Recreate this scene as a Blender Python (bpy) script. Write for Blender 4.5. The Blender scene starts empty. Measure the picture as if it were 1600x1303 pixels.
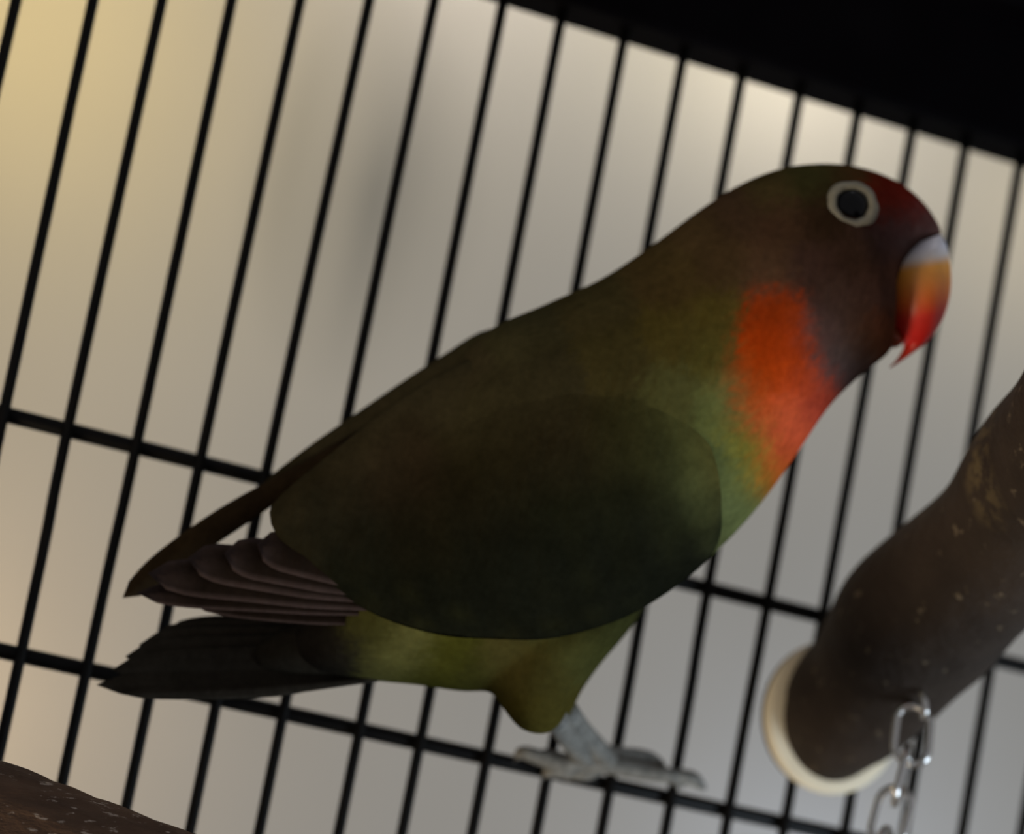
import bpy, math, random
import numpy as np
from mathutils import Vector, Matrix
from mathutils.bvhtree import BVHTree

random.seed(4)
scene = bpy.context.scene
COL = scene.collection

# ------------------------------------------------------------------ camera
F = 5000.0                                   # focal length in pixels of the 1600x1303 frame
CAM = np.array([-0.08973, -0.47316, -0.02929])
RC = np.array([[0.904332, -0.381921, 0.190577],      # camera right
               [0.237375, 0.078937, -0.968206],      # camera down
               [0.354734, 0.920818, 0.162044]])      # camera forward
cam = bpy.data.cameras.new('camera')
cam.sensor_width = 36.0
cam.sensor_fit = 'HORIZONTAL'
cam.lens = F / 1600 * 36.0
cam.clip_start = 0.01
cam_o = bpy.data.objects.new('camera', cam)
COL.objects.link(cam_o)
M = Matrix.Identity(4)
for i in range(3):
    M[i][0] = RC[0][i]; M[i][1] = -RC[1][i]; M[i][2] = -RC[2][i]; M[i][3] = CAM[i]
cam_o.matrix_world = M
cam.dof.use_dof = True
cam.dof.focus_distance = 0.443
cam.dof.aperture_fstop = 13.0
scene.camera = cam_o

vs = scene.view_settings
vs.view_transform = 'Standard'
vs.look = 'None'
vs.gamma = 1.0
vs.use_curve_mapping = False
vs.exposure = 0.0

# ------------------------------------------------------------------ world and lamps
world = bpy.data.worlds.new('room_light')
scene.world = world
world.use_nodes = True
bg = world.node_tree.nodes['Background']
bg.inputs[0].default_value = (0.95, 0.95, 1.0, 1)
bg.inputs[1].default_value = 0.21

WALL_Y = 0.40


def ray(px, py):
    d = RC.T @ np.array([(px - 800) / F, (py - 651.5) / F, 1.0])
    return d


def at(px, py, y):
    d = ray(px, py)
    return CAM + d * ((y - CAM[1]) / d[1])


def aim(o, loc, target):
    o.location = loc
    v = Vector(target) - Vector(loc)
    o.rotation_euler = v.to_track_quat('-Z', 'Y').to_euler()


def lamp_area(name, loc, target, size, power, color):
    l = bpy.data.lights.new(name, 'AREA')
    l.shape = 'DISK'
    l.size = size; l.energy = power; l.color = color
    o = bpy.data.objects.new(name, l); COL.objects.link(o)
    aim(o, loc, target)
    return o


def lamp_spot(name, loc, target, power, color, angle, radius=0.02, blend=1.0):
    l = bpy.data.lights.new(name, 'SPOT')
    l.energy = power; l.color = color; l.spot_size = math.radians(angle); l.spot_blend = blend
    l.shadow_soft_size = radius
    o = bpy.data.objects.new(name, l); COL.objects.link(o)
    aim(o, loc, target)
    return o


# unseen fill added overhead to raise the wall's base brightness
lamp_area('wall_wash_fill', (0.25, 0.06, 1.10), (0.30, WALL_Y, 0.0), 0.30, 0.8, (0.95, 0.94, 0.95))
# small unseen fills added near the wall to shape its brightness gradients
for nm, loc, pw, colr in (('warm_wall_fill', tuple(at(170, -150, 0.295)), 0.110, (1.0, 0.74, 0.20)),
                          ('wall_fill_a', (0.279, 0.340, 0.291), 0.020, (1.0, 0.96, 0.50)),
                          ('wall_fill_b', (0.316, 0.340, 0.262), 0.054, (1.0, 0.92, 0.78)),
                          ('wall_fill_c', (0.209, 0.340, 0.279), 0.041, (1.0, 0.91, 0.85)),
                          ('right_wall_fill', (0.413, 0.340, 0.231), 0.018, (1.0, 0.84, 0.50)),
                          ('low_warm_fill', (0.072, 0.310, 0.000), 0.075, (1.0, 0.72, 0.38)),
                          ('low_cool_fill', (0.375, 0.330, -0.003), 0.026, (0.60, 0.74, 1.0))):
    lamp_area(nm, loc, (loc[0], WALL_Y, loc[2]), 0.03, pw, colr)
# cool daylight from a window to the right of the cage, low
fwd = RC[2]; rgt = RC[0]; dwn = RC[1]
B0 = np.array([0.12, -0.03, 0.05])
wl = B0 + 0.78 * rgt + 0.58 * dwn - 0.36 * fwd
lamp_area('window_daylight', tuple(wl), tuple(B0), 0.40, 6.5, (0.70, 0.85, 1.0))
# warm lamp low on the left side of the room
wl2 = B0 + np.array([-0.72, -0.30, -0.62])
lamp_area('side_lamp', tuple(wl2), tuple(B0), 0.25, 3.6, (1.0, 0.83, 0.60))


# ------------------------------------------------------------------ materials
def srgb(r, g, b):
    def c(v):
        v /= 255.0
        return v / 12.92 if v <= 0.04045 else ((v + 0.055) / 1.055) ** 2.4
    return (c(r), c(g), c(b))


class NT:
    def __init__(self, name):
        self.m = bpy.data.materials.new(name)
        self.m.use_nodes = True
        self.t = self.m.node_tree
        self.b = self.t.nodes['Principled BSDF']

    def n(self, kind, **kw):
        nd = self.t.nodes.new(kind)
        for k, v in kw.items():
            setattr(nd, k, v)
        return nd

    def l(self, a, b):
        self.t.links.new(a, b)

    def coords(self, scale=(1, 1, 1)):
        tc = self.n('ShaderNodeTexCoord')
        mp = self.n('ShaderNodeMapping')
        mp.inputs['Scale'].default_value = scale
        self.l(tc.outputs['Object'], mp.inputs['Vector'])
        return mp.outputs['Vector']

    def noise(self, vec, scale, detail=3, rough=0.5):
        nd = self.n('ShaderNodeTexNoise')
        nd.inputs['Scale'].default_value = scale
        nd.inputs['Detail'].default_value = detail
        nd.inputs['Roughness'].default_value = rough
        self.l(vec, nd.inputs['Vector'])
        return nd.outputs['Fac']

    def ramp(self, fac, stops):
        r = self.n('ShaderNodeValToRGB')
        e = r.color_ramp.elements
        while len(e) < len(stops):
            e.new(0.5)
        for el, (p, c) in zip(e, stops):
            el.position = p
            el.color = (*c, 1) if len(c) == 3 else c
        self.l(fac, r.inputs['Fac'])
        return r.outputs['Color']

    def mix(self, a, b, fac, mode='MIX'):
        x = self.n('ShaderNodeMix', data_type='RGBA', blend_type=mode)
        for s, v in ((0, fac), (6, a), (7, b)):
            if isinstance(v, (int, float)):
                x.inputs[s].default_value = v
            elif isinstance(v, tuple):
                x.inputs[s].default_value = (*v, 1)
            else:
                self.l(v, x.inputs[s])
        return x.outputs[2]

    def bump(self, h, strength, dist):
        b = self.n('ShaderNodeBump')
        b.inputs['Strength'].default_value = strength
        b.inputs['Distance'].default_value = dist
        self.l(h, b.inputs['Height'])
        self.l(b.outputs['Normal'], self.b.inputs['Normal'])

    def set(self, color=None, rough=None, metal=None, spec=None):
        if color is not None:
            if isinstance(color, tuple):
                self.b.inputs['Base Color'].default_value = (*color, 1)
            else:
                self.l(color, self.b.inputs['Base Color'])
        if rough is not None: self.b.inputs['Roughness'].default_value = rough
        if metal is not None: self.b.inputs['Metallic'].default_value = metal
        if spec is not None: self.b.inputs['Specular IOR Level'].default_value = spec
        return self.m


def mat_wall():
    t = NT('painted_plaster')
    v = t.coords()
    a = t.noise(v, 5.0, 3)
    c = t.ramp(a, [(0.3, (0.42, 0.39, 0.35)), (0.7, (0.48, 0.45, 0.41))])
    # soft greyish streaky patch, darker than the rest of the plaster
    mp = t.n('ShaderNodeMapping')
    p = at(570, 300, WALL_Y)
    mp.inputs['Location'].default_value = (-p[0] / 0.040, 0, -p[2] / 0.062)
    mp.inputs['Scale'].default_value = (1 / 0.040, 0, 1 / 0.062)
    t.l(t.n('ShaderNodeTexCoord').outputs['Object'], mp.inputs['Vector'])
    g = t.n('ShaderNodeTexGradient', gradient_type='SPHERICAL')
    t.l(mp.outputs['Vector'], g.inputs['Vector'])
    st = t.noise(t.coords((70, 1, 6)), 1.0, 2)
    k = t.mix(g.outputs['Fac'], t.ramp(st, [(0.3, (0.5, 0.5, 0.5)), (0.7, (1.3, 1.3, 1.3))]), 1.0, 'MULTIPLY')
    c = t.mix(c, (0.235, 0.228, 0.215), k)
    t.bump(t.noise(v, 60, 4), 0.2, 0.002)
    return t.set(c, 0.85, spec=0.2)


def mat_wire():
    t = NT('black_coated_wire')
    v = t.coords()
    c = t.ramp(t.noise(v, 300, 3), [(0.35, (0.002, 0.0018, 0.0015)), (0.75, (0.005, 0.004, 0.003))])
    return t.set(c, 0.42, spec=0.14)


def mat_rail():
    t = NT('black_rail_paint')
    v = t.coords()
    c = t.ramp(t.noise(v, 90, 3), [(0.3, (0.0012, 0.0007, 0.0010)), (0.8, (0.0022, 0.0014, 0.0019))])
    return t.set(c, 0.7, spec=0.02)


def mat_plumage(rough=0.85):
    t = NT('plumage')
    at_ = t.n('ShaderNodeAttribute', attribute_name='Col')
    v = t.coords((1, 1, 1))
    n1 = t.noise(v, 170, 4, 0.6)
    n2 = t.noise(v, 900, 3, 0.6)
    f1 = t.ramp(n1, [(0.25, (0.78, 0.78, 0.78)), (0.75, (1.2, 1.2, 1.2))])
    f2 = t.ramp(n2, [(0.25, (0.82, 0.82, 0.82)), (0.75, (1.15, 1.15, 1.15))])
    c = t.mix(at_.outputs['Color'], f1, 1.0, 'MULTIPLY')
    c = t.mix(c, f2, 1.0, 'MULTIPLY')
    vs_ = t.coords((500, 500, 140))
    t.bump(t.noise(vs_, 1.5, 3), 0.35, 0.0006)
    return t.set(c, rough, spec=0.0)


def mat_attr(name, rough, spec):
    t = NT(name)
    at_ = t.n('ShaderNodeAttribute', attribute_name='Col')
    v = t.coords()
    f1 = t.ramp(t.noise(v, 500, 3), [(0.25, (0.9, 0.9, 0.9)), (0.75, (1.08, 1.08, 1.08))])
    c = t.mix(at_.outputs['Color'], f1, 1.0, 'MULTIPLY')
    return t.set(c, rough, spec=spec)


def mat_bark(name, base, dark, speck, sc, thr, patch=None, grain=(1, 1, 1), relief=0.0012):
    t = NT(name)
    v = t.coords(grain)
    a = t.noise(v, 120, 5, 0.6)
    c = t.ramp(a, [(0.3, dark), (0.7, base)])
    s = t.noise(v, sc, 4, 0.65)
    sp = t.ramp(s, [(thr, (0, 0, 0)), (thr + 0.06, (1, 1, 1))])
    c2 = t.mix(c, speck, sp)
    if patch is not None:                       # gnawed pale spot
        mp = t.n('ShaderNodeMapping')
        mp.inputs['Scale'].default_value = (130, 130, 85)
        mp.inputs['Location'].default_value = tuple(-np.array(patch) * np.array([130, 130, 85]))
        t.l(t.n('ShaderNodeTexCoord').outputs['Object'], mp.inputs['Vector'])
        g = t.n('ShaderNodeTexGradient', gradient_type='SPHERICAL')
        t.l(mp.outputs['Vector'], g.inputs['Vector'])
        k = t.mix(g.outputs['Fac'], t.ramp(t.noise(v, 420, 4, 0.6), [(0.46, (0, 0, 0)), (0.60, (1.6, 1.6, 1.6))]), 1.0, 'MULTIPLY')
        c2 = t.mix(c2, (0.22, 0.165, 0.075), k)
    t.bump(t.noise(v, 260, 5, 0.65), 0.7, relief)
    return t.set(c2, 0.75, spec=0.2)


def mat_simple(name, col, rough, spec=0.5, metal=0.0, var=0.12, sc=200):
    t = NT(name)
    v = t.coords()
    lo = tuple(x * (1 - var) for x in col); hi = tuple(min(1, x * (1 + var)) for x in col)
    c = t.ramp(t.noise(v, sc, 3), [(0.3, lo), (0.7, hi)])
    return t.set(c, rough, metal, spec)


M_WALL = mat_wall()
M_FLOOR = mat_simple('floor_board', (0.20, 0.15, 0.11), 0.7, 0.3, var=0.25, sc=20)
M_WIRE = mat_wire()
M_RAIL = mat_rail()
M_PLUME = mat_plumage()
M_BEAK = mat_attr('beak_horn', 0.40, 0.6)
M_RING = mat_simple('eye_ring_skin', (0.27, 0.25, 0.19), 0.6, 0.3, var=0.15, sc=900)
M_EYE = mat_simple('eye_black', (0.0015, 0.0015, 0.002), 0.08, 0.25)
M_LEG = mat_simple('grey_leg_skin', (0.21, 0.20, 0.175), 0.6, 0.3, var=0.35, sc=700)
M_CLAW = mat_simple('dark_claw', (0.03, 0.027, 0.025), 0.4)
M_PERCH = mat_bark('perch_bark', (0.050, 0.035, 0.025), (0.032, 0.022, 0.016), (0.15, 0.115, 0.075), 330, 0.63, patch=at(1578, 716, -0.064) - at(1311, 1112, -0.004))
M_BRANCH = mat_bark('rough_bark', (0.155, 0.088, 0.053), (0.044, 0.026, 0.017), (0.40, 0.32, 0.26), 900, 0.60, grain=(0.38, 0.5, 1.3), relief=0.002)
M_WASHER = mat_simple('cream_washer', (0.90, 0.79, 0.58), 0.5, 0.3, var=0.05)
M_SHADOW_RING = mat_simple('dark_shadow_ring', (0.05, 0.035, 0.02), 0.7)
M_STEEL = mat_simple('steel', (0.75, 0.73, 0.70), 0.22, 0.5, metal=1.0, var=0.06)


# ------------------------------------------------------------------ object helpers
def empty(name, loc):
    o = bpy.data.objects.new(name, None)
    o.empty_display_size = 0.01
    COL.objects.link(o)
    o.location = loc
    o['_w'] = tuple(float(x) for x in loc)
    return o


def origin_of(p):
    while p is not None:
        if '_w' in p.keys():
            return np.array(p['_w'][:])
        p = p.parent
    return np.zeros(3)


def mesh(name, V, Fc, mat, parent=None, cols=None, smooth=True):
    V = np.asarray(V, float) - origin_of(parent)
    me = bpy.data.meshes.new(name)
    me.from_pydata(V.tolist(), [], [list(f) for f in Fc])
    me.update()
    if smooth:
        me.polygons.foreach_set('use_smooth', [True] * len(me.polygons))
    if cols is not None:
        a = me.color_attributes.new('Col', 'FLOAT_COLOR', 'POINT')
        c = np.ones((len(V), 4)); c[:, :3] = cols
        a.data.foreach_set('color', c.ravel())
    me.materials.append(mat)
    o = bpy.data.objects.new(name, me)
    COL.objects.link(o)
    if parent is not None:
        o.parent = parent
    return o


def tag(o, label=None, cat=None, group=None, kind=None):
    if label: o['label'] = label
    if cat: o['category'] = cat
    if group: o['group'] = group
    if kind: o['kind'] = kind
    return o


class MB:
    def __init__(self):
        self.V = []; self.F = []; self.C = []

    def add(self, V, Fc, C=None):
        n = len(self.V)
        self.V += [tuple(map(float, v)) for v in V]
        self.F += [[i + n for i in f] for f in Fc]
        self.C += list(C) if C is not None else [(1, 1, 1)] * len(V)
        return self


def rings(R, cap=True, closed=False):
    """R: list of equally long vertex loops -> V, F"""
    n = len(R[0]); V = []; Fc = []
    for r in R: V += list(r)
    m = len(R)
    for i in range(m if closed else m - 1):
        j = (i + 1) % m
        for k in range(n):
            k2 = (k + 1) % n
            Fc.append([i * n + k, i * n + k2, j * n + k2, j * n + k])
    if cap and not closed:
        Fc.append(list(range(n))[::-1])
        Fc.append(list(range((m - 1) * n, m * n)))
    return V, Fc


def frame_path(P):
    P = [np.asarray(p, float) for p in P]
    T = []
    for i in range(len(P)):
        a = P[max(0, i - 1)]; b = P[min(len(P) - 1, i + 1)]
        t = b - a; T.append(t / np.linalg.norm(t))
    up = np.array([0, 0, 1.0]) if abs(T[0][2]) < 0.8 else np.array([0, 1.0, 0])
    out = []
    for t in T:
        s = np.cross(t, up); s /= np.linalg.norm(s)
        u = np.cross(s, t)
        out.append((t, s, u)); up = u
    return P, out


def tube(P, rad, n=12, cap=True):
    P, fr = frame_path(P)
    if not hasattr(rad, '__len__'): rad = [rad] * len(P)
    R = []
    for p, (t, s, u), r in zip(P, fr, rad):
        R.append([p + r * (math.cos(a) * s + math.sin(a) * u) for a in np.linspace(0, 2 * math.pi, n, endpoint=False)])
    return rings(R, cap)


def spline(pts, per=6):
    """Catmull-Rom through rows of numbers"""
    P = [np.asarray(p, float) for p in pts]
    P = [2 * P[0] - P[1]] + P + [2 * P[-1] - P[-2]]
    out = []
    for i in range(1, len(P) - 2):
        a, b, c, d = P[i - 1:i + 3]
        for k in range(per):
            t = k / per
            out.append(0.5 * ((2 * b) + (-a + c) * t + (2 * a - 5 * b + 4 * c - d) * t * t + (-a + 3 * b - 3 * c + d) * t ** 3))
    out.append(P[-2])
    return out


def box(c0, c1):
    (x0, y0, z0), (x1, y1, z1) = c0, c1
    V = [(x0, y0, z0), (x1, y0, z0), (x1, y1, z0), (x0, y1, z0), (x0, y0, z1), (x1, y0, z1), (x1, y1, z1), (x0, y1, z1)]
    Fc = [[3, 2, 1, 0], [4, 5, 6, 7], [0, 1, 5, 4], [1, 2, 6, 5], [2, 3, 7, 6], [3, 0, 4, 7]]
    return V, Fc


# ------------------------------------------------------------------ setting: wall behind the cage
V, Fc = box((-1.6, WALL_Y, -0.9), (2.2, WALL_Y + 0.10, 1.6))
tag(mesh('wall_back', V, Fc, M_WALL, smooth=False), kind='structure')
V, Fc = box((-1.6, -1.6, -0.94), (2.2, WALL_Y + 0.10, -0.90))
tag(mesh('floor', V, Fc, M_FLOOR, smooth=False), kind='structure')

# ------------------------------------------------------------------ the cage panel
PITCH = 0.011
Z_TOP = 0.1213
Z_BOT = -0.145
ROWS = [0.0349, 0.0, -0.0349 * 1.02, -0.072, -0.108]
K0, K1 = -8, 27
X0, X1 = K0 * PITCH, K1 * PITCH
cage = empty('bird_cage', (0.5 * (X0 + X1), 0.0, Z_BOT - 0.02))
tag(cage, 'black wire cage panel with thin upright bars, cross wires and a black top rail', 'cage')
# measured deviations of single bars from even spacing, in mm: (at cross wire B, at cross wire A, at the top rail)
DEV = {1: (1.2, 0.9, 0.3), 2: (0.4, 0.0, 0.0), 3: (-0.2, 0.0, -0.2), 4: (-0.7, -0.6, -0.2), 5: (-1.1, -0.9, 0.0),
       6: (-1.2, -0.8, -0.4), 7: (0.6, 0.3, 0.1), 8: (-0.1, -0.2, -0.5), 9: (0.5, 0.3, 0.0), 10: (0.3, 0.2, 0.0),
       11: (0.4, 0.2, 0.1), 12: (0.5, 0.1, 0.2), 13: (0.1, 0.3, 0.5), 14: (-0.4, -0.2, 0.3), 15: (-0.2, -0.2, -0.2),
       16: (-0.2, -0.2, -0.1), 17: (-0.2, -0.2, 0.0)}
for k in range(K0, K1 + 1):
    dv = DEV.get(k, tuple(random.uniform(-0.4, 0.4) for _ in range(3)))
    x = k * PITCH
    P = [(x + dv[0] * 0.0006, 0, Z_BOT - 0.01), (x + dv[0] * 0.001, 0, 0.0), (x + dv[1] * 0.001, 0, ROWS[0]),
         (x + dv[2] * 0.001, 0, Z_TOP + 0.006)]
    P = spline(P, 5)
    V, Fc = tube(P, 0.00090, 10)
    mesh('bar', V, Fc, M_WIRE, cage)
for z in ROWS:
    V, Fc = tube([(X0 - 0.004, 0.0018, z), (0.5 * (X0 + X1), 0.0018, z), (X1 + 0.004, 0.0018, z)], 0.00125, 12)
    mesh('cross_wire', V, Fc, M_WIRE, cage)


def rail(name, zb, zt, up):
    # extruded stepped profile in (y, z)
    s = 1 if up else -1
    prof = [(-0.0050, 0), (0.0065, 0), (0.0065, 0.050), (-0.0130, 0.050), (-0.0130, 0.024), (-0.0115, 0.0215), (-0.0060, 0.0195), (-0.0056, 0.001)]
    R = []
    for x in (X0 - 0.012, X1 + 0.012):
        R.append([(x, y, zb + s * z) for y, z in prof])
    V, Fc = rings(R)
    return mesh(name, V, Fc, M_RAIL, cage, smooth=False)


rail('top_rail', Z_TOP, 0, True)
rail('bottom_rail', Z_BOT, 0, False)
for x in (X0 - 0.006, X1 + 0.006):
    V, Fc = box((x - 0.005, -0.005, Z_BOT - 0.004), (x + 0.005, 0.006, Z_TOP + 0.004))
    mesh('corner_post', V, Fc, M_RAIL, cage, smooth=False)

# ------------------------------------------------------------------ perches
def lumpy_tube(spine, rad, n, amp, seed, first_normal=None, ridge=0.0):
    rs = np.random.RandomState(seed)
    ph = rs.uniform(0, 6.28, (6, 3))
    P, fr = frame_path(spine)
    R = []; L = 0
    for i, (p, (t, s, u), r) in enumerate(zip(P, fr, rad)):
        if i: L += np.linalg.norm(P[i] - P[i - 1])
        if i == 0 and first_normal is not None:
            nn = np.asarray(first_normal, float)
        ring = []
        for a in np.linspace(0, 2 * math.pi, n, endpoint=False):
            q = 0
            for j in range(6):
                q += math.sin((j % 3 + 1) * a + ph[j, 0] + (90 + 55 * j) * L * (1 if j % 2 else -1)) * (0.5 if j > 2 else 1.0)
            q = amp * q / 3
            if ridge:
                q += ridge * (abs(math.sin(9 * a + 2.2 * math.sin(160 * L + ph[0, 1]) + ph[1, 1])) - 0.6) + ridge * 0.5 * math.sin(23 * a + 300 * L)
            off = (math.cos(a) * s + math.sin(a) * u) * (r + q)
            if i == 0 and first_normal is not None:
                off = off - t * (np.dot(off, nn) / np.dot(t, nn))       # cut flush with the panel
                off *= 0.97
            ring.append(p + off)
        R.append(ring)
    return R


sp = [(1311, 1112, -0.0042, 0.0104), (1335, 1092, -0.0085, 0.0112), (1366, 1062, -0.0135, 0.0113), (1400, 1014, -0.020, 0.0123),
      (1440, 966, -0.0275, 0.0131), (1507, 906, -0.038, 0.0125), (1582, 831, -0.051, 0.0123), (1640, 748, -0.063, 0.0126), (1720, 640, -0.082, 0.0122), (1830, 500, -0.110, 0.0118)]
fine = spline(sp, 7)
R = lumpy_tube([at(a, b, y) for a, b, y, r in fine], [f[3] for f in fine], 48, 0.00035, 3, first_normal=(0, 1, 0))
# rounded outer end
last = R[-1]; c = np.mean(last, axis=0); tdir = c - np.mean(R[-2], axis=0); tdir /= np.linalg.norm(tdir)
for q in (0.35, 0.65, 0.9):
    R.append([c + (np.asarray(v) - c) * math.sqrt(1 - q * q) + tdir * 0.006 * q for v in last])
V, Fc = rings(R)
base = at(1311, 1112, -0.004)
perch = empty('wooden_perch', base)
tag(perch, 'thick dark brown wooden perch with a cream washer at its end by the bars', 'perch')
mesh('perch_stick', V, Fc, M_PERCH, perch)


def disc(center, rr, y0, y1, bev, n=48):
    R = []
    prof = [(rr - bev, y0), (rr - bev * 0.3, y0 + (y1 - y0) * 0.12), (rr, y0 + (y1 - y0) * 0.4), (rr, y0 + (y1 - y0) * 0.6), (rr - bev * 0.3, y0 + (y1 - y0) * 0.88), (rr - bev, y1)]
    for r, y in prof:
        R.append([(center[0] + r * math.cos(a), y, center[2] + r * math.sin(a)) for a in np.linspace(0, 2 * math.pi, n, endpoint=False)])
    return rings(R)


wc = at(1297, 1120, -0.002)
V, Fc = disc(wc, 0.0127, -0.0043, -0.0018, 0.0012)
o = mesh('washer', V, Fc, M_WASHER, perch); o['label'] = 'cream round washer'
V, Fc = disc(wc, 0.0124, -0.0018, -0.0009, 0.0004)
mesh('shadow_ring', V, Fc, M_SHADOW_RING, perch)  # dark disc added to draw the shadow line behind the washer
# bolt and nut that hold the perch from the far side of the bars
V, Fc = tube([(wc[0], -0.004, wc[2]), (wc[0], 0.010, wc[2])], 0.0016, 12)
mesh('bolt', V, Fc, M_STEEL, perch)

# rough-barked branch in the lower corner
a_dir = np.array([1.0, -0.6, -0.12]); a_dir /= np.linalg.norm(a_dir)
p0 = at(-330, 1246, -0.0145)
ts = np.linspace(0, 0.135, 60)
R = lumpy_tube([p0 + a_dir * t + np.array([0, 0, 0.0012 * math.sin(60 * t)]) for t in ts], [0.0122 - 0.004 * t for t in ts], 72, 0.00035, 9, ridge=0.00035)
V, Fc = rings(R)
bpe = empty('branch_perch', p0)
tag(bpe, 'rough brown bark branch perch with pale specks, below the bird tail', 'branch')
mesh('branch_stick', V, Fc, M_BRANCH, bpe)
# its bolt and washer on the bars
q0 = p0 + a_dir * 0.010
wq = np.array([q0[0], 0, q0[2]])
V, Fc = tube([(wq[0], q0[1], wq[2]), (wq[0], 0.008, wq[2])], 0.0016, 12)
mesh('bolt', V, Fc, M_STEEL, bpe)
V, Fc = disc(wq, 0.0085, -0.0026, -0.0010, 0.0006)
mesh('washer', V, Fc, M_STEEL, bpe)

# ------------------------------------------------------------------ chain on the perch
def torus_path(L, W, n=36):
    """stadium path in local (u across, v along)"""
    r = W / 2; h = L / 2 - r; out = []
    for k in range(n):
        a = 2 * math.pi * k / n
        out.append((r * math.cos(a), r * math.sin(a) + (h if math.sin(a) >= 0 else -h)))
    return out


def link(center, udir, vdir, L, W, wr, n=10):
    udir = np.asarray(udir, float); udir /= np.linalg.norm(udir)
    vdir = np.asarray(vdir, float); vdir /= np.linalg.norm(vdir)
    nrm = np.cross(udir, vdir)
    P = [center + udir * a + vdir * b for a, b in torus_path(L, W)]
    m = len(P); R = []
    for i in range(m):
        t = P[(i + 1) % m] - P[i - 1]; t /= np.linalg.norm(t)
        s = np.cross(t, nrm)
        R.append([P[i] + wr * (math.cos(q) * s + math.sin(q) * nrm) for q in np.linspace(0, 2 * math.pi, n, endpoint=False)])
    return rings(R, cap=False, closed=True)


ceye = at(1437, 1094, -0.0315)
chain = empty('steel_chain', ceye)
tag(chain, 'short shiny steel link chain hanging from the thick wooden perch', 'chain')
# screw eye: shank into the wood and a ring
d_in = np.array([0.0, 1.0, 0.45]); d_in /= np.linalg.norm(d_in)
V, Fc = tube([ceye + d_in * 0.0020, ceye + d_in * 0.012], 0.0008, 10)
sc = mesh('screw_eye', V, Fc, M_STEEL, chain)
V, Fc = link(ceye, d_in, (0.3, 0, -1), 0.0046, 0.0046, 0.0006)
mesh('screw_ring', V, Fc, M_STEEL, sc)
zc = np.array(ceye) + np.array([-0.0002, 0, -0.0056])
down = np.array([-0.10, 0.0, -1.0]); down /= np.linalg.norm(down)
r_ = RC[0]
for i in range(9):
    tw = [18, 100, 28, 112, 20, 96, 30, 104, 24][i]
    ux = Vector(r_) ; ux = ux - Vector(down) * ux.dot(Vector(down)); ux.normalize()
    q = Matrix.Rotation(math.radians(tw), 3, Vector(down)) @ ux
    tilt = Vector(down) + q * (0.16 if i == 0 else 0.0)
    V, Fc = link(zc + down * 0.0066 * i, q, tilt, 0.0092, 0.0056, 0.00062)
    mesh('link', V, Fc, M_STEEL, chain)

# ------------------------------------------------------------------ the bird
# sagittal plane of the bird: through PF, normal BN (pointing to its far side, towards the bars)
yaw = math.radians(13.0); lean = math.radians(6.0)
BN = np.array([math.sin(yaw) * math.cos(lean), math.cos(yaw) * math.cos(lean), math.sin(lean)])
PF = at(930, 1150, -0.031)


def bp(px, py, d=0.0):
    """point of the bird: pixel of the profile, d metres to its far side"""
    r = ray(px, py)
    t = (np.dot(PF - CAM, BN) + d) / np.dot(r, BN)
    return CAM + r * t


def profile_px(Vw):
    """side-view profile coordinates of points, independent of their depth"""
    Vw = np.asarray(Vw)
    d = (Vw - PF) @ BN
    Q = Vw - (d + np.abs(d))[:, None] * BN          # far half mirrored to the near side
    c = (Q - CAM) @ RC.T
    return np.stack([800 + F * c[:, 0] / c[:, 2], 651.5 + F * c[:, 1] / c[:, 2]], 1), d


def loft(st, n=28, per=4, d0=0.0, ex=2.0, round_ends=True):
    """st rows: top px, top py, bottom px, bottom py, half width mm [, centre depth mm, tilt of the top edge mm]"""
    st = [list(s) + [0.0] * (7 - len(s)) for s in st]
    S = spline(st, per)
    R = []
    for tx, ty, bx, by, hw, dc, tl in S:
        hw = max(hw, 0.1)
        A = bp(tx, ty, d0 + (dc + tl) * 0.001); B = bp(bx, by, d0 + dc * 0.001)
        c = 0.5 * (A + B); h = 0.5 * (A - B)
        ring = []
        for a in np.linspace(0, 2 * math.pi, n, endpoint=False):
            ca, sa = math.cos(a), math.sin(a)
            k = (abs(ca) ** ex + abs(sa) ** ex) ** (-1 / ex)
            ring.append(c + h * ca * k + BN * hw * 0.001 * sa * k)
        R.append(ring)
    V, Fc = rings(R, cap=False)
    m = len(V)
    V.append(np.mean(R[0], axis=0)); V.append(np.mean(R[-1], axis=0))
    for k in range(n):
        Fc.append([m, (k + 1) % n, k])
        Fc.append([m + 1, m - n + k, m - n + (k + 1) % n])
    return V, Fc


bird = empty('lovebird', at(930, 1195, 0.0))
tag(bird, 'dark olive lovebird with orange throat and red beak standing on a cross wire', 'bird')

body_st = [
    (455, 985, 460, 1035, 3.0), (490, 950, 500, 1052, 7.0), (545, 880, 570, 1062, 11.0), (600, 770, 650, 1070, 14.5), (665, 640, 750, 1080, 17.5),
    (750, 526, 880, 1050, 19.5), (850, 476, 1005, 945, 20.5), (940, 435, 1108, 868, 20.2), (1020, 382, 1180, 792, 19.0),
    (1090, 330, 1236, 715, 17.5), (1152, 290, 1288, 640, 16.0), (1220, 263, 1336, 592, 14.8), (1290, 256, 1372, 564, 13.4),
    (1350, 264, 1386, 549, 9.8), (1402, 284, 1378, 505, 6.2), (1440, 314, 1396, 432, 4.4), (1464, 347, 1428, 388, 2.8), (1474, 368, 1456, 380, 1.2)]
thigh_st = [(860, 950, 1010, 930, 9.0), (775, 1010, 975, 985, 11.0), (765, 1065, 925, 1045, 9.5), (780, 1096, 896, 1086, 8.0), (797, 1122, 884, 1112, 6.0), (815, 1140, 872, 1134, 3.8), (838, 1148, 856, 1146, 1.0)]
mb = MB()
mb.add(*loft(body_st, 36, 5, ex=2.15))
mb.add(*loft(thigh_st, 24, 4, d0=-0.004))
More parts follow.
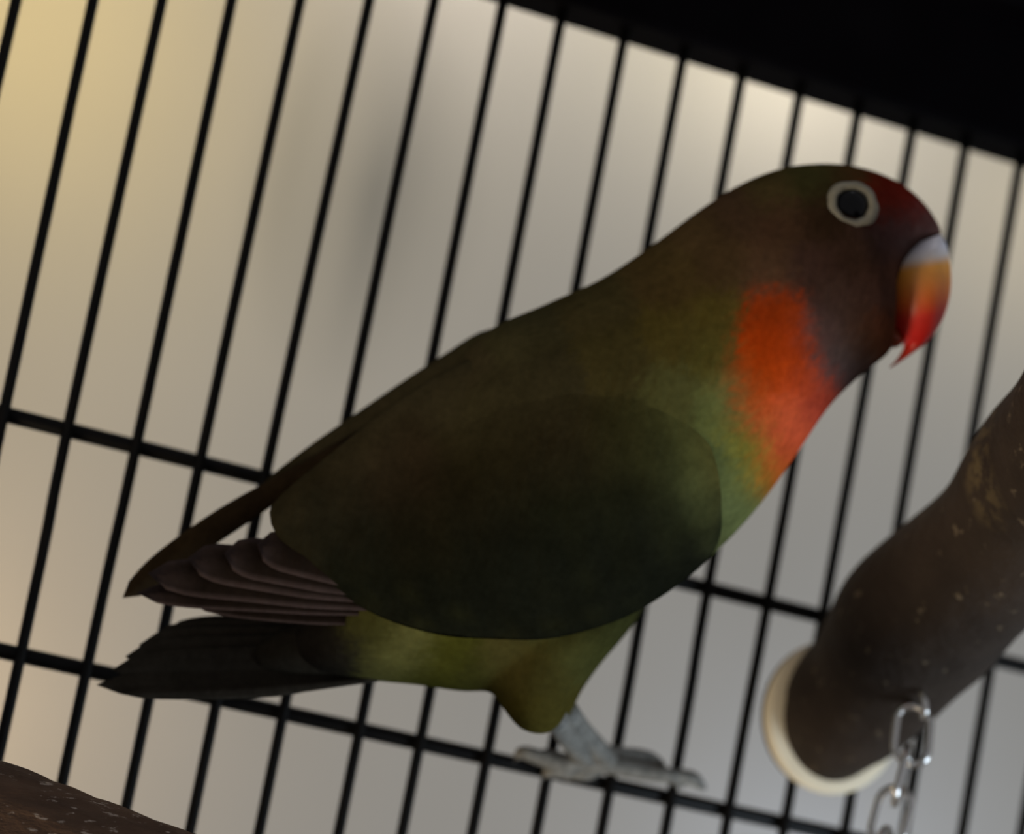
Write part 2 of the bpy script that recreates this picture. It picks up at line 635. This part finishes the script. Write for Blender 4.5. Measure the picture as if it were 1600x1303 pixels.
far_thigh = [(s[0] + 18, s[1] - 6, s[2] + 12, s[3] - 8, s[4] * 0.9) for s in thigh_st]
mb.add(*loft(far_thigh, 24, 4, d0=0.008))
tmp_me = bpy.data.meshes.new('body_raw')
tmp_me.from_pydata(mb.V, [], mb.F); tmp_me.update()
tmp = bpy.data.objects.new('body_raw', tmp_me); COL.objects.link(tmp)
rm = tmp.modifiers.new('r', 'REMESH'); rm.mode = 'VOXEL'; rm.voxel_size = 0.0008; rm.adaptivity = 0
sm = tmp.modifiers.new('s', 'SMOOTH'); sm.factor = 0.5; sm.iterations = 6
dg = bpy.context.evaluated_depsgraph_get(); dg.update()
ev = tmp.evaluated_get(dg)
me2 = bpy.data.meshes.new_from_object(ev)
nv = len(me2.vertices)
BV = np.empty(nv * 3); me2.vertices.foreach_get('co', BV); BV = BV.reshape(-1, 3)
BF = [list(p.vertices) for p in me2.polygons]
bpy.data.objects.remove(tmp); bpy.data.meshes.remove(tmp_me); bpy.data.meshes.remove(me2)
bvh = BVHTree.FromPolygons([Vector(v) for v in BV], BF)

# plumage colours, as seeds in the side profile (px, py, sRGB of the feathers, some light included)
SEEDS = [
    # back and nape
    (560, 680, 68, 60, 40), (700, 580, 68, 60, 40), (820, 510, 70, 64, 40), (930, 470, 73, 64, 37), (1020, 410, 80, 65, 37), (1090, 360, 83, 65, 40), (1150, 330, 80, 60, 42),
    (760, 640, 64, 58, 37), (860, 600, 64, 58, 37), (960, 560, 73, 65, 35), (1060, 520, 83, 72, 33), (1060, 440, 83, 67, 37), (1130, 420, 83, 64, 40), (1120, 490, 90, 77, 33), (1120, 560, 90, 81, 35),
    # head
    (1200, 290, 80, 67, 38), (1270, 275, 69, 64, 34), (1330, 268, 75, 55, 31), (1220, 350, 84, 60, 42), (1280, 340, 60, 43, 29), (1200, 420, 90, 65, 45), (1270, 420, 78, 55, 45),
    (1340, 400, 69, 49, 38), (1400, 370, 75, 55, 52), (1450, 365, 84, 71, 66), (1320, 470, 87, 64, 54), (1370, 460, 84, 60, 52), (1290, 520, 94, 71, 64), (1350, 530, 90, 65, 52), (1310, 570, 91, 76, 71), (1340, 590, 90, 73, 69), (1385, 520, 102, 58, 38), (1390, 440, 84, 55, 42),
    (1385, 288, 99, 27, 16), (1420, 310, 106, 25, 18), (1440, 330, 84, 35, 29), (1400, 320, 70, 31, 22), (1455, 350, 91, 58, 54),
    # throat; cool light painted into the lower part, lighter and pinker
    (1210, 490, 160, 57, 16), (1195, 530, 179, 59, 10), (1235, 540, 179, 61, 18), (1175, 580, 183, 64, 12), (1220, 590, 196, 68, 16), (1265, 600, 190, 70, 36), (1180, 620, 196, 75, 21), (1230, 640, 213, 89, 51), (1285, 635, 183, 68, 49), (1190, 660, 213, 95, 47), (1240, 690, 211, 85, 51), (1215, 720, 210, 82, 40), (1210, 745, 181, 85, 30),
    # breast
    (1145, 610, 99, 101, 53), (1120, 650, 99, 103, 56), (1150, 670, 111, 112, 53), (1165, 700, 138, 129, 44), (1185, 740, 129, 125, 40), (1150, 740, 107, 112, 64), (1170, 790, 109, 114, 66), (1120, 720, 92, 97, 58), (1130, 800, 99, 104, 62), (1110, 860, 88, 91, 54),
    (1060, 620, 85, 82, 44), (1040, 700, 64, 63, 34),
    # flank under the wing, belly, vent
    (900, 800, 38, 37, 19), (1000, 800, 38, 38, 21), (1020, 900, 47, 46, 26), (940, 960, 58, 58, 29), (900, 1010, 69, 68, 34), (850, 1060, 69, 64, 30), (850, 1110, 76, 68, 29), (820, 1140, 81, 73, 30),
    (790, 1040, 73, 66, 32), (740, 1060, 61, 59, 25), (700, 1030, 71, 70, 24), (640, 1020, 98, 96, 53), (660, 1050, 61, 60, 21), (600, 1040, 81, 79, 42), (580, 990, 71, 70, 35), (540, 1020, 34, 31, 26), (480, 1010, 32, 29, 25),
    (700, 800, 45, 39, 24), (600, 850, 42, 37, 24), (800, 900, 32, 29, 18), (500, 800, 53, 46, 30), (620, 740, 58, 47, 32), (760, 720, 50, 44, 26), (880, 700, 49, 42, 26), (980, 680, 53, 49, 26)]
SX = np.array([[s[0], s[1]] for s in SEEDS], float)
SCOL = np.array([srgb(*s[2:]) for s in SEEDS])


def plume_col(P, sig=30.0):
    d2 = ((P[:, None, :] - SX[None]) ** 2).sum(2)
    d2 = d2 - d2.min(1, keepdims=True)
    w = np.exp(-d2 / (2 * sig * sig))
    return (w @ SCOL) / w.sum(1, keepdims=True)


PP, DD = profile_px(BV)
rs = np.random.RandomState(2)
jit = rs.normal(0, 5.0, PP.shape)
mesh('body', BV, BF, M_PLUME, bird, cols=plume_col(PP + jit, 22.0))


# ---- wings
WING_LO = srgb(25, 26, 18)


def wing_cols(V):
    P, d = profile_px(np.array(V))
    # seed colours on the upper wing, blending to a darker tone lower down
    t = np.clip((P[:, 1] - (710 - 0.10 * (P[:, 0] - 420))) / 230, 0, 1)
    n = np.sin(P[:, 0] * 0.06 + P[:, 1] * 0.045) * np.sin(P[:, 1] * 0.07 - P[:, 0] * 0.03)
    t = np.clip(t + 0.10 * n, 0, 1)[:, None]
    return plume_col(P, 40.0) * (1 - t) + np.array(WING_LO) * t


def make_wing(st, side):
    V, Fc = loft([s[:5] + (side * s[5], -side * s[6] if len(s) > 6 else 0.0) for s in st], 30, 5, ex=2.0)
    # lay the wing over the body: its upper margin melts into the back, the rest stands proud of the flank
    n = 30
    m = (len(V) - 2) // n
    D = np.zeros((m, n))
    PX, _ = profile_px(np.array(V))
    for i in range(m * n):
        a = 2 * math.pi * (i % n) / n
        f = 0.5 * (1 - math.cos(a))
        out = math.sin(a) * side
        if f < 0.04 or out < -0.35: continue
        X = np.asarray(V[i], float)
        hit = bvh.ray_cast(Vector(X + BN * side * 0.08), Vector(-BN * side))
        if hit[0] is None: continue
        db = np.dot(np.array(hit[0]) - PF, BN) * side
        dw = np.dot(X - PF, BN) * side
        t = min(1, max(0, (f - 0.02) / 0.42)); t = t * t * (3 - 2 * t)
        e = 1 - max(0, (f - 0.86) / 0.14) * 0.6
        need = db - 0.0007 + 0.0021 * t * e
        k = min(1, max(0, (PX[i][0] - 640) / 160))
        if dw < need: D[i // n, i % n] = need - dw
        elif dw > need + 0.002 * t: D[i // n, i % n] = (need + 0.002 * t - dw) * 0.8 * k
    for _ in range(3):
        E_ = np.vstack([D[:1], D, D[-1:]])
        E_ = (E_[:-2] + 2 * E_[1:-1] + E_[2:]) / 4
        D = np.where(D > 0, np.maximum(D, E_), (np.roll(E_, 1, 1) + 2 * E_ + np.roll(E_, -1, 1)) / 4)
    for i in range(m * n):
        V[i] = np.asarray(V[i], float) + BN * side * D[i // n, i % n]
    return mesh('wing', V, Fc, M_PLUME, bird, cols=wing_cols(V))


near_st = [
    (1108, 735, 1112, 765, 0.5, 14.5, 1), (1090, 680, 1127, 806, 2.2, 14.8, 3), (1050, 630, 1121, 862, 3.6, 14.8, 5), (990, 585, 1078, 908, 4.6, 14.8, 7), (915, 550, 1015, 948, 5.2, 14.8, 8.5),
    (835, 540, 940, 978, 5.6, 14.8, 9), (750, 556, 855, 998, 5.6, 14.6, 9), (675, 590, 768, 998, 5.2, 14.0, 8.5), (608, 636, 688, 992, 4.6, 13.0, 7),
    (545, 685, 604, 968, 3.8, 11.8, 5), (492, 728, 534, 930, 3.0, 10.8, 3), (455, 758, 478, 882, 2.2, 10.0, 1.5), (428, 785, 437, 842, 1.2, 9.4, 0.5), (421, 800, 424, 820, 0.4, 9.2, 0)]
near_wing = make_wing(near_st, -1)
far_st = [
    (1108, 735, 1112, 765, 0.5, 15.5), (1092, 690, 1126, 806, 2.2, 15.3), (1055, 640, 1110, 850, 4.0, 15.0), (1000, 590, 1065, 890, 5.6, 14.9), (930, 540, 1000, 930, 6.6, 14.8),
    (850, 525, 925, 950, 7.0, 14.6), (765, 514, 840, 950, 7.0, 12.6), (690, 556, 755, 930, 6.6, 11.0), (620, 602, 680, 900, 5.8, 9.6),
    (550, 650, 600, 860, 4.8, 8.2), (495, 688, 530, 810, 3.8, 6.6), (455, 718, 474, 776, 2.8, 5.4), (420, 746, 432, 772, 1.6, 4.4), (402, 764, 408, 774, 0.5, 4.0)]
far_wing = make_wing(far_st, 1)


def feather(parent, pts, W, d_base, d_tip, col, edge, roll=0.0, tip=0.22, n=14, m=7, thick=0.00022):
    """flat cambered feather: pts = profile points base -> tip, W = width in px"""
    ax = spline([(a, b) for a, b in pts], max(2, n // (len(pts) - 1)))
    N = len(ax)
    top = []; colr = []; bot = []
    for i, p in enumerate(ax):
        s = i / (N - 1)
        a = ax[max(0, i - 1)]; b = ax[min(N - 1, i + 1)]
        t = (b - a) / np.linalg.norm(b - a); nn = np.array([-t[1], t[0]])
        w = 0.5 * W * (0.45 + 0.55 * min(1, s / 0.4))
        if s > 1 - tip:
            w *= math.sqrt(max(0.0, 1 - ((s - 1 + tip) / tip) ** 2))
        w = max(w, 0.4)
        d = d_base + (d_tip - d_base) * s
        for j in range(m):
            v = -1 + 2 * j / (m - 1)
            q = p + nn * w * v
            camber = 0.0006 * (v * v) * (w / (0.5 * W)) + roll * v
            X = bp(q[0], q[1], d + camber)
            rach = 0.00025 * math.exp(-(v / 0.18) ** 2)
            top.append(X - BN * (thick + rach)); bot.append(X + BN * thick)
            e = max(0.0, (abs(v) - 0.62) / 0.38)
            if s > 1 - tip: e = max(e, (s - 1 + tip) / tip * 0.9)
            e = min(1, e) ** 1.5
            colr.append(np.array(col) * (1 - e) + np.array(edge) * e)
    V = top + bot; C = colr + colr; Fc = []
    T = N * m
    for i in range(N - 1):
        for j in range(m - 1):
            a = i * m + j
            Fc.append([a, a + 1, a + m + 1, a + m])
            Fc.append([T + a, T + a + m, T + a + m + 1, T + a + 1])
        a = i * m; Fc.append([a, a + m, T + a + m, T + a])
        a = i * m + m - 1; Fc.append([a, T + a, T + a + m, a + m])
    Fc.append([j for j in range(m)][::-1] + [T + j for j in range(m)])
    e0 = (N - 1) * m
    Fc.append([e0 + j for j in range(m)] + [T + e0 + j for j in range(m)][::-1])
    return mesh('feather', V, Fc, M_PLUME, parent, cols=C)


QUILL = srgb(32, 25, 20); QEDGE = srgb(70, 58, 55)
# near wing primaries, the outermost (longest) lowest in the stack
prim = [((700, 964), (480, 958), (296, 940), 34), ((700, 955), (440, 938), (214, 926), 40), ((700, 946), (440, 916), (232, 896), 60),
        ((690, 936), (450, 898), (294, 872), 64), ((680, 925), (480, 888), (350, 864), 66), ((670, 912), (510, 878), (402, 850), 64)]
for i, (a, b, c_, w) in enumerate(prim):
    d = -0.0062 - 0.0009 * i
    feather(near_wing, (a, b, c_), w, -0.0108 - 0.0004 * i, d + 0.0012, QUILL, QEDGE, roll=0.0009)
# far wing primaries crossing over the rump
for i, (a, b, c_, w) in enumerate([((560, 686), (325, 832), (192, 934), 44), ((560, 680), (340, 818), (226, 900), 32), ((570, 676), (366, 800), (262, 868), 26)]):
    d = 0.0022 + 0.0010 * i
    feather(far_wing, (a, b, c_), w, d, d - 0.002, srgb(40, 31, 20), srgb(48, 38, 26), tip=0.30)

# ---- tail
TAILC = srgb(46, 41, 34); TEDGE = srgb(58, 53, 45)
tail = mesh('tail', *loft([(640, 960, 640, 1040, 6, 0), (560, 958, 560, 1056, 6.0, 0), (500, 965, 500, 1060, 4.4, 0), (440, 985, 440, 1058, 2.6, 0), (400, 1010, 400, 1050, 0.8, 0)], 20, 4),
            M_PLUME, bird, cols=None)
me = tail.data
ca = me.color_attributes.new('Col', 'FLOAT_COLOR', 'POINT')
cc = np.ones((len(me.vertices), 4)); cc[:, :3] = srgb(42, 38, 31)
ca.data.foreach_set('color', cc.ravel())
tips = [(262, 984, 46), (240, 994, 56), (217, 1008, 62), (196, 1026, 66), (176, 1046, 66), (151, 1070, 46), (190, 1084, 26)]
for i, (tx, ty, w) in enumerate(tips):
    by = 975 + i * 14
    d = 0.0030 - 0.0010 * i
    feather(tail, ((590, by), (400, 0.5 * (by + ty) + 4 + (6 if i == 5 else 0)), (tx, ty)), w, d, d + 0.001, TAILC, TEDGE, tip=0.34, roll=0.0004)

# ---- beak
def grad_cols(V, fn):
    P, d = profile_px(np.array(V))
    return np.array([fn(p) for p in P])


def lerp_stops(s, stops):
    for (a, ca_), (b, cb_) in zip(stops, stops[1:]):
        if s <= b:
            t = min(1, max(0, (s - a) / (b - a)))
            return np.array(ca_) * (1 - t) + np.array(cb_) * t
    return np.array(stops[-1][1])


BEAKS = [(388, srgb(228, 224, 232)), (404, srgb(226, 214, 206)), (418, srgb(244, 166, 66)), (440, srgb(244, 152, 62)), (470, srgb(242, 116, 50)), (495, srgb(240, 62, 50)), (530, srgb(238, 40, 34)), (552, srgb(210, 46, 14)), (575, srgb(120, 54, 36))]
st = [(1468, 366, 1420, 384, 3.2), (1476, 384, 1384, 418, 6.2), (1481, 414, 1376, 450, 7.4), (1482, 446, 1378, 480, 7.4), (1477, 478, 1388, 508, 6.6), (1466, 508, 1402, 526, 4.8), (1448, 534, 1413, 539, 2.8), (1424, 553, 1407, 553, 1.6), (1404, 567, 1398, 565, 0.8), (1391, 575, 1390, 573, 0.2)]
V, Fc = loft(st, 26, 5)
o = mesh('upper_beak', V, Fc, M_BEAK, bird, cols=grad_cols(V, lambda p: lerp_stops(p[1] + 0.16 * (p[0] - 1440), BEAKS)))
o['label'] = 'hooked beak, white at the base, orange then red'
st = [(1392, 505, 1362, 520, 3.4), (1402, 515, 1372, 540, 3.4), (1408, 524, 1386, 545, 2.8), (1411, 530, 1400, 543, 1.6), (1411, 533, 1406, 539, 0.5)]
V, Fc = loft(st, 20, 4)
mesh('lower_beak', V, Fc, M_BEAK, bird, cols=np.tile(srgb(130, 56, 22), (len(V), 1)))

# ---- eyes
hit = bvh.ray_cast(Vector(CAM), Vector(ray(1331, 320)).normalized())
eye_p, eye_n = np.array(hit[0]), np.array(hit[1])
for side in (-1, 1):
    pc, nm = eye_p.copy(), eye_n.copy()
    if side > 0:
        pc = pc - 2 * np.dot(pc - PF, BN) * BN
        nm = nm - 2 * np.dot(nm, BN) * BN
    nm = nm * 0.45 + BN * side * 0.55; nm /= np.linalg.norm(nm)
    uu = RC[0] - nm * np.dot(RC[0], nm); uu /= np.linalg.norm(uu)
    vv = np.cross(nm, uu)
    vv = vv if np.dot(vv, RC[1]) > 0 else -vv
    sc_ = 0.000090
    # bare-skin ring, slightly pointed in front, with a raised soft profile
    prof = [(47, -0.0014), (44, -0.0002), (41, 0.0003), (36, 0.00055), (31, 0.00045), (28, 0.0001), (27, -0.0008)]
    R = []
    for r, h in prof:
        ring = []
        for k, a in enumerate(np.linspace(0, 2 * math.pi, 48, endpoint=False)):
            rr = r * (1 + 0.05 * math.cos(a) * (r > 30) + 0.02 * math.sin(5 * a) * (r > 36) + 0.015 * math.sin(9 * a + 1))
            ring.append(pc + sc_ * rr * (math.cos(a) * uu + 0.94 * math.sin(a) * vv) + nm * (h + 0.0003))
        R.append(ring)
    V, Fc = rings(R, cap=False)
    er = mesh('eye_ring', V, Fc, M_RING, bird)
    er['label'] = 'pale bare ring around the eye'
    R = []
    for q in np.linspace(0.0, 1.0, 9):
        th = q * math.pi * 0.5
        R.append([pc + sc_ * 29 * math.cos(th * 0.985) * (math.cos(a) * uu + math.sin(a) * vv) + nm * (-0.0004 + 0.0016 * math.sin(th)) for a in np.linspace(0, 2 * math.pi, 32, endpoint=False)])
    V, Fc = rings(R)
    mesh('eyeball', V, Fc, M_EYE, er)

# ---- legs and feet, toes clasping the cross wire
def toe(P, R_, n=10):
    S = spline([tuple(p) + (r,) for p, r in zip(P, R_)], 5)
    return tube([s[:3] for s in S], [max(0.0002, s[3]) for s in S], n)


def foot(dx, dy, y0, ankle, mirror):
    mbf = MB()
    g = lambda x, y, yy: at(x + dx, y + dy, yy)
    c = g(912, 1187, y0 - 0.0006)
    A = ankle
    K = 0.5 * (A + c) + np.array([-0.0008, 0, 0.0006])
    mbf.add(*toe([A, K, c + np.array([0, -0.0002, 0.0004]), c + np.array([0.001, 0, -0.001])], [0.0019, 0.00175, 0.0018, 0.0012], 12))
    toes = [
        ([c, g(955, 1196, y0 - 0.0004), g(1005, 1207, y0 - 0.0002), g(1046, 1212, y0), g(1062, 1224, y0 + 0.0008)], [0.0016, 0.00150, 0.00135, 0.00125, 0.0008], (1066, 1232)),
        ([c + np.array([0, 0.0005, 0.0006]), g(945, 1176, y0 + 0.0012), g(978, 1180, y0 + 0.0015), g(998, 1190, y0 + 0.002)], [0.0014, 0.00130, 0.0012, 0.0008], (1004, 1198)),
        ([c, g(880, 1194, y0 - 0.0002), g(845, 1184, y0 + 0.0002), g(818, 1176, y0 + 0.0006), g(808, 1182, y0 + 0.0014)], [0.0016, 0.00150, 0.0013, 0.0011, 0.0007], (803, 1192)),
        ([c + np.array([0, 0.0005, 0]), g(885, 1203, y0 + 0.0002), g(862, 1204, y0 + 0.0006), g(850, 1212, y0 + 0.0014)], [0.0014, 0.0013, 0.0011, 0.0006], (846, 1220))]
    for P, R_, _ in toes:
        mbf.add(*toe(P, R_))
    lg = mesh('leg', mbf.V, mbf.F, M_LEG, bird)
    for P, R_, tp in toes:
        e = P[-1]
        tipp = g(tp[0], tp[1], y0 + 0.0024)
        mid = 0.5 * (e + tipp) + np.array([0, -0.0004, 0.0003])
        V, Fc = tube(spline([e, mid, tipp], 3), list(np.linspace(0.00062, 0.0001, 7)), 8)
        mesh('claw', V, Fc, M_CLAW, lg)


foot(0, 0, -0.0032, bp(868, 1122, -0.004), False)
foot(34, 4, -0.0026, bp(885, 1110, 0.008), True)
